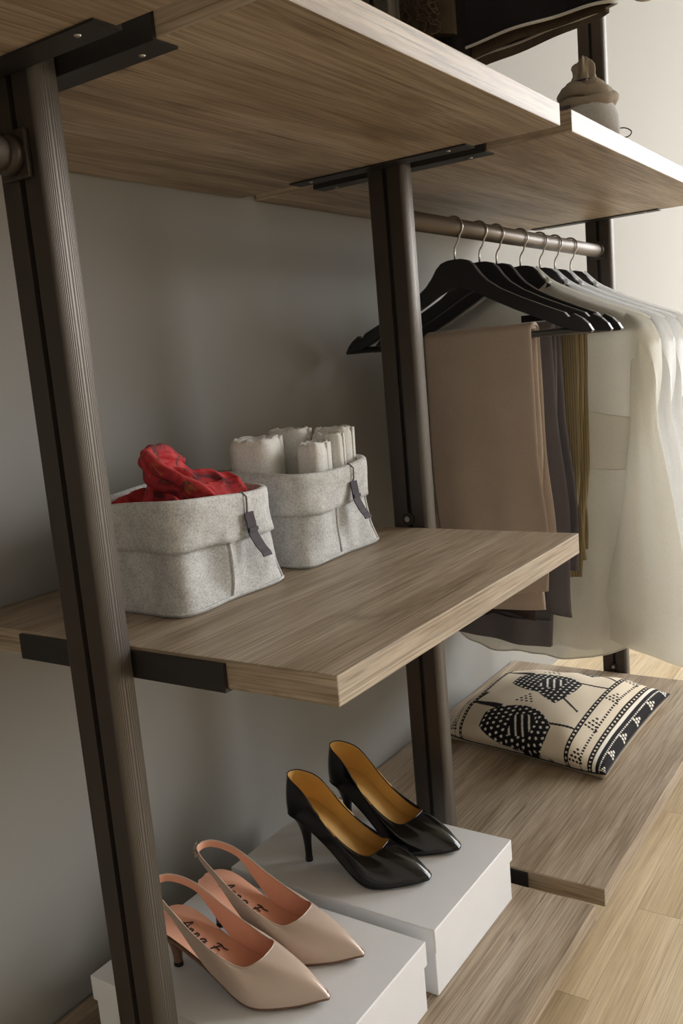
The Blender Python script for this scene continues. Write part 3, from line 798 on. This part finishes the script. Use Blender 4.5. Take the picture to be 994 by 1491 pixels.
# ------------------------------------------------------------------ shoes
def shoe(name, label, group, heel, toe, hh, L, kind, mats, mirror=1):
    """heel / toe: ground points (x, y); local frame f forward, l left"""
    hx, hy = heel; d = Vector((toe[0]-hx, toe[1]-hy, 0)); Lg = d.length; d.normalize(); lat = Vector((-d.y, d.x, 0))*mirror
    tip = Vector((toe[0], toe[1], BT+.0006)); org = tip-d*L
    up_m, lin_m, ins_m, sole_m, heel_m = mats
    W = lambda f, l, z: org+d*(f*L)+lat*l+Vector((0, 0, z))
    wtab = [(0, 0.004), (.015, .013), (.04, .0195), (.08, .0238), (.15, .0262), (.25, .0262), (.36, .0258), (.47, .0285), (.56, .0330), (.64, .0360), (.70, .0355), (.78, .0295), (.86, .0208), (.93, .0118), (.975, .0055), (1, .0018)]
    if kind == 'pump': wtab = wtab[:-3]+[(.93, .0142), (.975, .0085), (1, .0035)]
    wk = 1.17 if kind == 'pump' else 1.08
    wd = lambda s: catmull(wtab, s)*lerp(1.06, wk, sm(.2, .6, s))
    side = lambda s: .004*sm(.45, 1, s)                      # toe swings slightly inwards
    zf = lambda s: .0065+(hh-.0065)*(1-sm(.06, .66, s)**.92)+.003*sm(.85, 1, s)
    pump = kind == 'pump'
    sT = .70 if pump else .675
    back = hh+(.050 if pump else .047)
    def topz(s):
        if pump: return catmull([(0, back), (.06, back-.003), (.18, lerp(back, zf(.18)+.030, .55)), (.34, zf(.34)+.030), (.5, zf(.5)+.030), (.62, zf(.62)+.031), (.71, zf(.70)+.040)], s)
        return catmull([(0, back), (.06, back-.002), (.18, back-.014), (.34, zf(.34)+.034), (.5, zf(.5)+.034), (.60, zf(.60)+.034), (.67, zf(.665)+.040)], s)
    N = 44
    cols = []
    for sg in (1, -1):
        for i in range(N):
            p = i/N if sg == 1 else 1-i/N
            cols.append((sg, p))
    def pair(sg, p):
        sb = .5-.5*cos(pi*p); sb = lerp(p, sb, .6)
        g = .5-.5*cos(pi*p)
        st = .012+(sT-.012)*g
        tau = g
        e = lerp(2.3, 3.2, tau)
        wtop = (.0305 if pump else .0325)*(max(0, 1-abs(2*tau-1)**e))**(1/e)*lerp(.80, 1.06, tau)
        Pb = W(sb, sg*wd(sb)+side(sb), zf(sb)-.0022)
        Pt = W(st, sg*wtop+side(st), topz(st))
        if not pump:
            b = sm(.30, .40, sb)
            stp = lerp(.009, .012, sm(0, .3, st))
            low = Pt-Vector((0, 0, stp))
            Pb = low.lerp(Pb, b)
        tt = sm(.55, 1.0, p)
        dz = Pt.z-Pb.z
        Pc = Pb+(Pt-Pb)*lerp(.06, .30, tt); Pc.z = Pb.z+dz*lerp(.55, .62, tt)
        if pump or sb > .35:
            Pc += lat*(sg*.004*(1-tt))
        return Pb, Pc, Pt
    rowsn = 14
    G = []
    for k in range(rowsn+1):
        v = k/rowsn; row = []
        for sg, p in cols:
            Pb, Pc, Pt = pair(sg, p)
            row.append(Pb*(1-v)**2+Pc*2*v*(1-v)+Pt*v*v)
        G.append(row)
    t = empty(name, tuple(org)); tag(t, label, 'shoe', group)
    me = grid_mesh(G, closev=True)
    mobj('upper', me, up_m, t, True)
    # lining: same sheet moved inwards, meeting the upper at the topline
    m = len(cols); Lg_ = []
    for k in range(rowsn+1):
        row = []
        for j in range(m):
            a = G[k][(j+1) % m]-G[k][j-1]; b = G[min(k+1, rowsn)][j]-G[max(k-1, 0)][j]; n = a.cross(b)
            if n.length > 1e-12: n.normalize()
            c = Vector((org.x, org.y, 0))+d*(.45*L); sgn = -1 if n.dot(G[k][j]-Vector((c.x, c.y, G[k][j].z)))+0 > 0 else 1
            row.append(G[k][j]+n*sgn*(.0014 if k < rowsn else 0)+(Vector((0, 0, .0006)) if k == 0 else Vector()))
        Lg_.append(row)
    mobj('lining', grid_mesh(Lg_, closev=True), lin_m, t, True)
    rim = G[rowsn]; mobj('topline_binding', tube(rim+[rim[0]], .0008, 6), up_m, t, True)
    # insole and sole
    ns = 40; nl = 10
    def pad(z0, inset, s0=0.004, s1=.992):
        P = []
        for i in range(ns+1):
            s = lerp(s0, s1, i/ns); w = max(.0006, wd(s)-inset)
            P.append([W(s, w*(-1+2*j/nl)+side(s), zf(s)+z0+.0012*(1-(1-2*j/nl)**2)*-1) for j in range(nl+1)])
        return P
    insole = mobj('insole', grid_mesh(pad(.0014, .0012, .006, .985)), ins_m, t, True)
    a = pad(-.0020, -.0006); b = pad(-.0050, .0004)
    bz = BT+.0004
    for r in a+b:
        for q in r: q.z = max(q.z, bz)
    loopa = [r[0] for r in a]+[r[-1] for r in a[::-1]]; loopb = [r[0] for r in b]+[r[-1] for r in b[::-1]]
    V, F = join_data([([p for r in a for p in r], [(i*(nl+1)+j, i*(nl+1)+j+1, (i+1)*(nl+1)+j+1, (i+1)*(nl+1)+j) for i in range(ns) for j in range(nl)]),
                      ([p for r in b for p in r], [(i*(nl+1)+j, i*(nl+1)+j+1, (i+1)*(nl+1)+j+1, (i+1)*(nl+1)+j) for i in range(ns) for j in range(nl)]),
                      (loopa+loopb, [(i, i+1, len(loopa)+i+1, len(loopa)+i) for i in range(len(loopa)-1)])])
    mobj('sole', mesh(V, F, weld=1e-6), sole_m, t, True)
    # heel
    K = 28; rows = []
    hs_ = .19 if pump else .17
    tipf = .085 if pump else .075
    for i in range(15):
        v = i/14                                     # 0 at the seat, 1 on the ground
        k = (1-v)**(3.4 if pump else 2.6)
        f0 = lerp(tipf, .004, k); f1 = lerp(tipf+.050, hs_, k); ww = lerp(.0048, .0235, k)
        row = []
        for j in range(K):
            a_ = 2*pi*j/K; s_ = (f0+f1)/2-(f1-f0)/2*cos(a_); l_ = ww*sin(a_)
            zt_ = zf(s_)-.0042
            row.append(W(s_, l_, lerp(zt_, 0.0, v)))
        rows.append(row)
    hl = mobj('heel', grid_mesh(rows, closev=True, capu=True), heel_m, t, True)
    q = rows[-2:]; q = [[p+Vector((0, 0, 0)) for p in q[0]], q[1]]
    ctr = sum(q[1], Vector())/K
    mobj('heel_tip', grid_mesh([[ctr+(p-ctr)*1.06+Vector((0, 0, .005)) for p in q[1]], [ctr+(p-ctr)*1.06 for p in q[1]]], closev=True, capu=True), MAT['slot'], hl)
    # seat seam across the lining of the pump
    if pump:
        P = [[W(s, l*.9, zf(s)+.0030) for s in (.155, .163)] for l in [wd(.16)*(-1+2*k/10) for k in range(11)]]
        mark = [[W(lerp(.12, .17, u), -.010+.001*sin(40*u), zf(lerp(.12, .17, u))+.0022) for u in [k/10 for k in range(11)]]]
        mobj('stamp', tube(mark[0], .0007, 5), MAT['ink'], insole)
        P = [W(s, -.006+.002*sin(6*s), zf(s)+.0016) for s in [.2+.4*k/20 for k in range(21)]]
        mobj('insole_crease', tube(P, .0006, 5), ins_m, insole, True)
    else:
        # script lettering on the insole: A n n a  F .
        n_ = lambda o: [[(o, .50), (o+.02, .25), (o+.02, .0)], [(o+.03, .28), (o+.14, .48), (o+.27, .42), (o+.30, .18), (o+.33, .02), (o+.42, .06)]]
        strokes = [[(0, 0), (.28, .45), (.60, 1.05), (.66, .6), (.70, .02)], [(-.05, .32), (.3, .46), (.82, .36)]]+n_(.95)+n_(1.50)+[
                   [(2.42, .42), (2.22, .48), (2.08, .22), (2.2, .03), (2.38, .2), (2.44, .44), (2.46, .06), (2.60, .10)],
                   [(3.02, -.05), (3.10, .5), (3.22, 1.0)], [(2.88, .95), (3.15, 1.08), (3.45, 1.0), (3.75, 1.12)], [(2.98, .52), (3.2, .58), (3.5, .54)], [(3.55, .02), (3.62, .10), (3.68, .02), (3.60, -.02)]]
        parts = []
        for st in strokes:
            tx_ = [(i, q_[0]) for i, q_ in enumerate(st)]; ty_ = [(i, q_[1]) for i, q_ in enumerate(st)]
            pts = []
            for k in range(6*(len(st)-1)+1):
                u = k/6; a_ = catmull(tx_, u); c_ = catmull(ty_, u)
                s_ = .14+a_*.0146/L*1.0+c_*.0040/L; l_ = mirror*((c_-.45)*.0145)
                pts.append(W(s_, l_, zf(s_)+.0016))
            parts.append(tube_data(pts, .00075, 5))
        tag(mobj('lettering', mesh(*join_data(parts)), MAT['ink'], insole), 'dark script lettering')
        # buckle at the outer end of the strap
        k = int(N*.10) if mirror == 1 else 2*N-int(N*.10)
        k = 2*N-int(N*.06)
        pa = (G[0][k]+G[rowsn][k])/2; fw_ = (G[rowsn][k-1]-G[rowsn][(k+1) % m]).normalized(); upv = Vector((0, 0, 1)); outn = fw_.cross(upv)
        cc_ = Vector((org.x, org.y, pa.z))+d*(.2*L)
        if outn.dot(pa-cc_) < 0: outn = -outn
        fr = [pa+outn*.002+fw_*(.006*a_)+upv*(.0072*b_) for a_, b_ in ((-1, -1), (1, -1), (1, 1), (-1, 1), (-1, -1))]
        bk = mobj('buckle', tube(fr, .0010, 6), MAT['steel'], t)
        mobj('prong', tube([pa+outn*.0026-fw_*.006, pa+outn*.0034+fw_*.007], .0007, 6), MAT['steel'], bk)
        ke = 2*N-int(N*.16)
        mobj('strap_end', tube([(G[0][ke+i]+G[rowsn][ke+i])/2+outn*.0022 for i in range(0, 6)], .0022, 6), up_m, t)
    return t
NM = (MAT['nude'], MAT['peach'], MAT['peach'], MAT['heelwood'], MAT['heelwood'])
BM_ = (MAT['blackleather'], MAT['ochre'], MAT['ochre'], MAT['slot'], MAT['blackleather'])
shoe('slingback_shoe', 'nude pointed slingback nearest the left post, at the box edge', 'nude slingback pair', (.110, -.161), (.137, -.371), .062, .226, 'sling', NM, 1)
shoe('slingback_shoe', 'nude pointed slingback on the side towards the black pumps', 'nude slingback pair', (.193, -.155), (.2165, -.366), .062, .226, 'sling', NM, 1)
shoe('pump_shoe', 'black stiletto pump nearer the nude slingbacks', 'black pump pair', (.370, -.183), (.3925, -.3605), .082, .207, 'pump', BM_, 1)
shoe('pump_shoe', 'black stiletto pump nearer the middle post', 'black pump pair', (.474, -.183), (.4755, -.3625), .082, .207, 'pump', BM_, 1)

# ------------------------------------------------------------------ printed cushion
def cushion():
    NL, NR, FR, FL = Vector((1.0, -.070, 0)), Vector((.945, -.418, 0)), Vector((1.338, -.432, 0)), Vector((1.318, -.078, 0))
    def base(a, c):
        # edges drawn in between the corners
        a2 = a+.05*(a-.5)*-2*(4*c*(1-c))*.55; c2 = c+.05*(c-.5)*-2*(4*a*(1-a))*.5
        return NL*(1-a2)*(1-c2)+NR*(1-a2)*c2+FR*a2*c2+FL*a2*(1-c2)
    def hgt(a, c):
        u, v = 2*a-1, 2*c-1
        return max(0, (1-abs(u)**2.8))**(.42 if u > 0 else .32)*max(0, (1-abs(v)**(2.8 if v < 0 else 2.2)))**(.40 if v < 0 else .62)
    def edge(a, c):
        u, v = abs(2*a-1), abs(2*c-1)
        return .022-.016*max(0, 1-a)**.8*(1-.5*v**6)+.004*sin(5*c+3*a)*a
    def belly(a, c, h):
        # the filling swells out over the seam on the near side and the two ends
        k = 4*h*(1-h) if 0 < h < 1 else 0
        return (-.020*k*sm(.45, .0, a)*sm(0, .2, c)*sm(1, .8, c), .012*k*(sm(.4, 0, c)-.2*sm(.6, 1, c))*sm(0, .2, a)*sm(1, .8, a))
    beige, ink, white = srgb(232, 217, 194), srgb(34, 31, 33), srgb(242, 236, 224)
    def tri_dots(a, c, ca, cc, w, h, n):
        # dotted triangle, point towards the far side, centred at (ca, cc)
        for r in range(n):
            for k in range(n-r):
                da = a-(ca+h*(r/(n-1)-.5)); dc = c-(cc+w*((k-(n-r-1)/2)/(n-1)))
                if da*da+dc*dc < (.0075)**2: return True
        return False
    def bird(a, c, ca, cc):
        x, y = (c-cc)/1.18, (a-ca)/1.18          # x towards the front, y away from the viewer
        # body: plump teardrop with the tail at the lower right
        t = (x+.15)/.30
        if 0 <= t <= 1:
            top = .120*sin(pi*min(1, t*.9+.06))**.6*(1-.1*t); bot = -.105*sin(pi*min(1, t*.92+.05))**.55-.30*max(0, t-.52)*(1 if t < .88 else max(0, (1-t)/.12))
            if bot < y < top:
                gx, gy = (x*40) % 1-.5, ((y+.004*sin(x*60))*36+.5*(int(math.floor(x*40)) % 2)) % 1-.5
                if (x-.03)**2 < .0022 and abs(y) < .055 and ((x*.8+y*.35)*40) % 1 < .26: return white
                if gx*gx+gy*gy < .050 and not ((x-.03)**2 < .0022 and abs(y) < .055): return white
                return ink
        # neck and head prongs towards the wall side
        tt = (-.10-x)/.16
        if 0 <= tt <= 1:
            cy = .085+.05*tt
            if abs(y-cy) < .020*(1-.6*tt): return ink
        if abs(x+.255-.25*(y-.14)) < .010 and .10 < y < .22: return ink
        if abs(y-.10-.5*(x+.30)) < .009 and -.30 < x < -.24: return ink
        # legs towards the front
        if .12 < x < .26 and abs(y-.045-.22*(x-.12)) < .006: return ink
        if .10 < x < .22 and abs(y+.10+.6*(x-.10)) < .006: return ink
        return None
    def chain(c, a, cc, w):
        if abs(c-cc) < w:
            g = (a*34) % 1-.5
            if g*g+((c-cc)/w*.55)**2 < .05: return beige
            return ink
        return None
    def col(a, c):
        if c > .915:
            # black border with white dotted triangles
            k = (a*6.0) % 1
            if .934 < c < .942 and (a*60) % 1 < .55: return white
            for q in range(6):
                if tri_dots(a, c, (q+.5)/6, .967, .034, .040, 3): return white
            return ink
        if c > .90: return white
        for cc, w in ((.885, .013), (.765, .012), (.165, .012), (.05, .012)):
            q = chain(c, a, cc, w)
            if q: return q
        for lo, hi in ((.78, .87), (.065, .15)):
            if lo < c < hi:
                m_ = (lo+hi)/2
                if abs(c-m_-.012) < .005 and (a*46) % 1 < .55: return ink
                for q in range(4):
                    if tri_dots(a, c, (q+.45)/4, m_-.012, .055, .075, 4): return ink
                return beige
        if c < .03: return ink if c < .018 else beige
        for ca, cc in ((.17, .47), (.58, .46), (.97, .50)):
            q = bird(a, c, ca, cc)
            if q: return q
        for ca, cc in ((.385, .44), (.78, .42)):
            if tri_dots(a, c, ca, cc, .08, .07, 4): return ink
        return beige
    Na, Nc = 250, 330
    dense = lambda q: lerp(q, .5-.5*cos(pi*q), .75)
    def arc(fn, n):
        t = [0.]
        for k in range(n): t.append(t[-1]+(fn(dense((k+1)/n))-fn(dense(k/n))).length)
        return [q/t[-1] for q in t]
    pt = lambda a, c: Vector((base(a, c).x+belly(a, c, hgt(a, c))[0], base(a, c).y+belly(a, c, hgt(a, c))[1], edge(a, c)+.072*hgt(a, c)))
    arca = arc(lambda q: pt(q, .5), Na); arcc = arc(lambda q: pt(.5, q), Nc)
    G = []; C_ = []
    for i in range(Na+1):
        a = dense(i/Na); row = []
        for j in range(Nc+1):
            c = dense(j/Nc); h = hgt(a, c); p = base(a, c)
            wr_ = .0028*nz(a*5, c*5, 1.0, 2)*h + .0035*(1-h)*sin(c*26+sin(a*9))*h*2
            bl = belly(a, c, h); row.append(Vector((p.x+bl[0], p.y+bl[1], ZB+edge(a, c)+.072*h+wr_)))
            C_.append(col(arca[i], arcc[j]))
        G.append(row)
    t = empty('printed_cushion', (1.14, -.25, ZB)); tag(t, 'beige cushion printed with black speckled birds and dotted borders, on the low shelf', 'cushion')
    me = grid_mesh(G)
    att = me.color_attributes.new('print', 'FLOAT_COLOR', 'POINT')
    flat = [x for c in C_ for x in c]
    att.data.foreach_set('color', flat)
    mobj('front_cover', me, MAT['cushion'], t, True)
    P = []
    for i in range(41):
        a = dense(i/40); row = []
        for j in range(41):
            c = dense(j/40); h = hgt(a, c); p = base(a, c); row.append(Vector((p.x, p.y, max(ZB+.0008, ZB+edge(a, c)-.05*h**.6))))
        P.append(row)
    mobj('back_cover', grid_mesh(P), MAT['cushback'], t, True)
    loop = [G[i][0] for i in range(0, Na, 5)]+[G[Na][j] for j in range(0, Nc, 5)]+[G[i][Nc] for i in range(Na, 0, -5)]+[G[0][j] for j in range(Nc, 0, -5)]
    mobj('edge_seam', tube(loop+[loop[0]], .0016, 6), MAT['slot'], t, True)
cushion()

# ------------------------------------------------------------------ things above the top shelf
ZS = ZT+TH
def pouch():
    cx, cy, z0 = .850, -.462, ZS+.0005
    t = empty('drawstring_pouch', (cx, cy, z0)); tag(t, 'grey and khaki drawstring pouch standing on the overhead shelf edge', 'pouch')
    def rings(prof, fold, seed, k=56):
        P = []
        for r, z, am in prof:
            P.append([Vector((cx+(r+am*sin(fold*a+seed+z*40)+am*.6*sin(fold*2.3*a+seed*2))*cos(a), cy+(r+am*sin(fold*a+seed+z*40)+am*.6*sin(fold*2.3*a))*sin(a), z0+z)) for a in [2*pi*q/k for q in range(k)]])
        return grid_mesh(P, closev=True)
    mobj('body', rings([(.002, 0, 0), (.036, .0, 0), (.046, .006, .0005), (.0485, .02, .0008), (.0475, .035, .001), (.044, .046, .001), (.040, .053, .001), (.037, .055, .001)], 3, .4), MAT['pouch'], t, True)
    # loosely rolled cloth collar: three slanting folds, then a crumpled tuft
    parts = []
    for zc, R_, r_, tx_, ty_ in ((.057, .0365, .0095, .10, -.06), (.068, .030, .0105, -.16, .10), (.079, .0195, .0115, .12, .14)):
        pth = []; rad = []
        for q in range(49):
            a = 2*pi*q/48; x_, y_ = R_*cos(a), R_*sin(a)
            pth.append(Vector((cx+x_, cy+y_, z0+zc+tx_*x_+ty_*y_+.0015*sin(3*a+zc*90)))); rad.append(r_*(1+.16*sin(2*a+zc*70)+.10*sin(5*a)))
        V, F = tube_data(pth, rad, 14, 1.0, caps=False)
        parts.append(([v+(v-Vector((cx, cy, z0+zc))).normalized()*.0022*noise.noise(v*120) for v in V], F))
    mobj('rolled_collar', mesh(*join_data(parts)), MAT['khaki'], t, True)
    P = []
    for r, z in ((.021, .080), (.0185, .088), (.0165, .095), (.0155, .103), (.0150, .110), (.0125, .116), (.0085, .119), (.002, .115)):
        row = []
        for q in range(60):
            a = 2*pi*q/60; lean = -.10*(z-.08); f = .0030*sin(6*a+z*60)+.0018*sin(11*a-z*90)
            v = Vector((cx+lean+(r+f)*cos(a), cy+(r+f)*sin(a), z0+z+.0045*sm(.10, .12, z)*sin(2*a+.6)))
            row.append(v+Vector((noise.noise(v*90), noise.noise(v*90+Vector((5, 0, 0))), 0))*.0025)
        P.append(row)
    mobj('gathered_top', grid_mesh(P, closev=True), MAT['khaki'], t, True)
    mobj('drawstring', tube([(cx+.0215*cos(a), cy+.0215*sin(a), z0+.0885) for a in [2*pi*q/24 for q in range(25)]], .0014, 6), MAT['leather'], t, True)
    pts = [(cx+.040, cy-.012, z0+.066), (cx+.046, cy-.018, z0+.05), (cx+.050, cy-.018, z0+.036), (cx+.052, cy-.012, z0+.026), (cx+.064, cy-.022, z0+.028), (cx+.078, cy-.034, z0+.030), (cx+.086, cy-.042, z0+.024), (cx+.078, cy-.038, z0+.016), (cx+.064, cy-.025, z0+.016), (cx+.052, cy-.013, z0+.022)]
    tb = [[(i, p[k]) for i, p in enumerate(pts)] for k in range(3)]
    mobj('cord_loop', tube([[catmull(tb[k], u/6) for k in range(3)] for u in range(6*(len(pts)-1)+1)], .0010, 6), MAT['leather'], t, True)
    mobj('side_cord', tube([(cx-.044, cy+.01, z0+.050), (cx-.062, cy+.016, z0+.046), (cx-.078, cy+.02, z0+.030), (cx-.085, cy+.02, z0+.004)], .0022, 6), MAT['leather'], t, True)
pouch()

def garment_sheet(x, y0, y1, zt, hem, seed, thick=.02, amp=.008, kf=26, ny=60, nz_=40):
    """body of a hanging jacket: closed flattened tube open at the hem; hem(u) gives the lower edge"""
    A = []
    K = 2*ny
    for i in range(nz_+1):
        v = i/nz_; row = []
        for k in range(K):
            s = 1 if k < ny else -1
            u = k/ny if k < ny else 2-k/ny
            y = lerp(y0, y1, u); z = lerp(hem(u), zt, v)
            e = sqrt(max(0, 1-(2*u-1)**2))
            tp = 1-.75*sm(.75, 1, v)
            f = s*thick*e*tp+amp*(1-v)*e**.5*(sin(kf*y+seed)+.5*sin(kf*2.1*y+seed*3+s))
            row.append(Vector((x+f, y, z)))
        A.append(row)
    return A
t = empty('woven_jacket', (.74, PY, 1.35)); tag(t, 'black woven jacket with a white frayed hem hanging at the top edge', 'jacket')
hemf = lambda u: 1.322+.030*sm(.55, 0, u)*0+.012*sin(u*5+1)-.018*sm(.6, 1., u)
A = garment_sheet(.745, -.545, -.10, 2.02, hemf, 1.0, .028, .008)
jb = mobj('body', grid_mesh(A, closev=True), MAT['knit'], t, True)
mobj('frayed_hem', tube([p+Vector((-.0012, 0, -.001)) for p in A[0]]+[A[0][0]], .0022, 6), MAT['hemwhite'], t, True)
B = garment_sheet(.758, -.53, -.11, 1.9, lambda u: hemf(u)-.006-.008*sin(pi*u), 1.0, .024, .008)
mobj('lining', grid_mesh(B, closev=True), MAT['lace'], t, True)
sl = tube([(.735, -.312, 1.90), (.728, -.318, 1.65), (.722, -.322, 1.42), (.720, -.322, 1.297)], [.030, .034, .031, .027], 22, .6)
s_ = mobj('sleeve', sl, MAT['knit'], t, True)
mobj('cuff_edge', tube([(.720+.0165*sin(a), -.322+.0272*cos(a), 1.2968) for a in [2*pi*q/24 for q in range(25)]], .002, 6), MAT['hemwhite'], s_, True)
t = empty('lace_scarf', (.665, PY, 1.4)); tag(t, 'brown lace scarf with a curly fringe, hanging beside the middle post', 'scarf')
A = garment_sheet(.668, -.345, -.205, 1.98, lambda u: 1.325+.030*u, 2.0, .010, .004)
mobj('cloth', grid_mesh(A, closev=True), MAT['lace'], t, True)
rg = random.Random(5); parts = []
for q in range(26):
    y = -.30+rg.uniform(-.022, .04); z = 1.345+rg.uniform(.005, .06); pts = []
    ph = rg.uniform(0, 6)
    for k in range(9): pts.append((.650-.004*sin(ph+k)*1.0, y+.006*sin(ph+k*1.1), z-.0045*k+.003*cos(ph*2+k*1.7)))
    parts.append(tube_data(pts, .0011, 5))
tag(mobj('fringe', mesh(*join_data(parts)), MAT['lace'], t, True), kind='stuff')
t = empty('khaki_coat', (1.32, PY, 1.6)); tag(t, 'khaki coat, only its cuff showing at the top right edge', 'coat')
A = garment_sheet(1.33, -.455, -.10, 2.02, lambda u: 1.535+.035*sm(0, .3, u), 3.0, .030, .008)
mobj('body', grid_mesh(A, closev=True), MAT['khaki'], t, True)
sl = tube([(1.325, -.425, 1.95), (1.315, -.430, 1.75), (1.31, -.43, 1.60), (1.308, -.43, 1.520)], [.04, .042, .038, .036], 22, .6)
mobj('sleeve', sl, MAT['khaki'], t, True)
# high rail carrying the jackets
t = empty('clothes_rail', ((posts_x[1]+posts_x[2])/2, RY, 2.06)); tag(t, 'upper bronze clothes rail above the overhead shelf, carrying the jackets', 'rail', 'clothes rails')
mobj('tube', tube([(posts_x[1]+.0152, RY, 2.06), (posts_x[2]-.0152, RY, 2.06)], RR, 32), MAT['rail'], t, True)
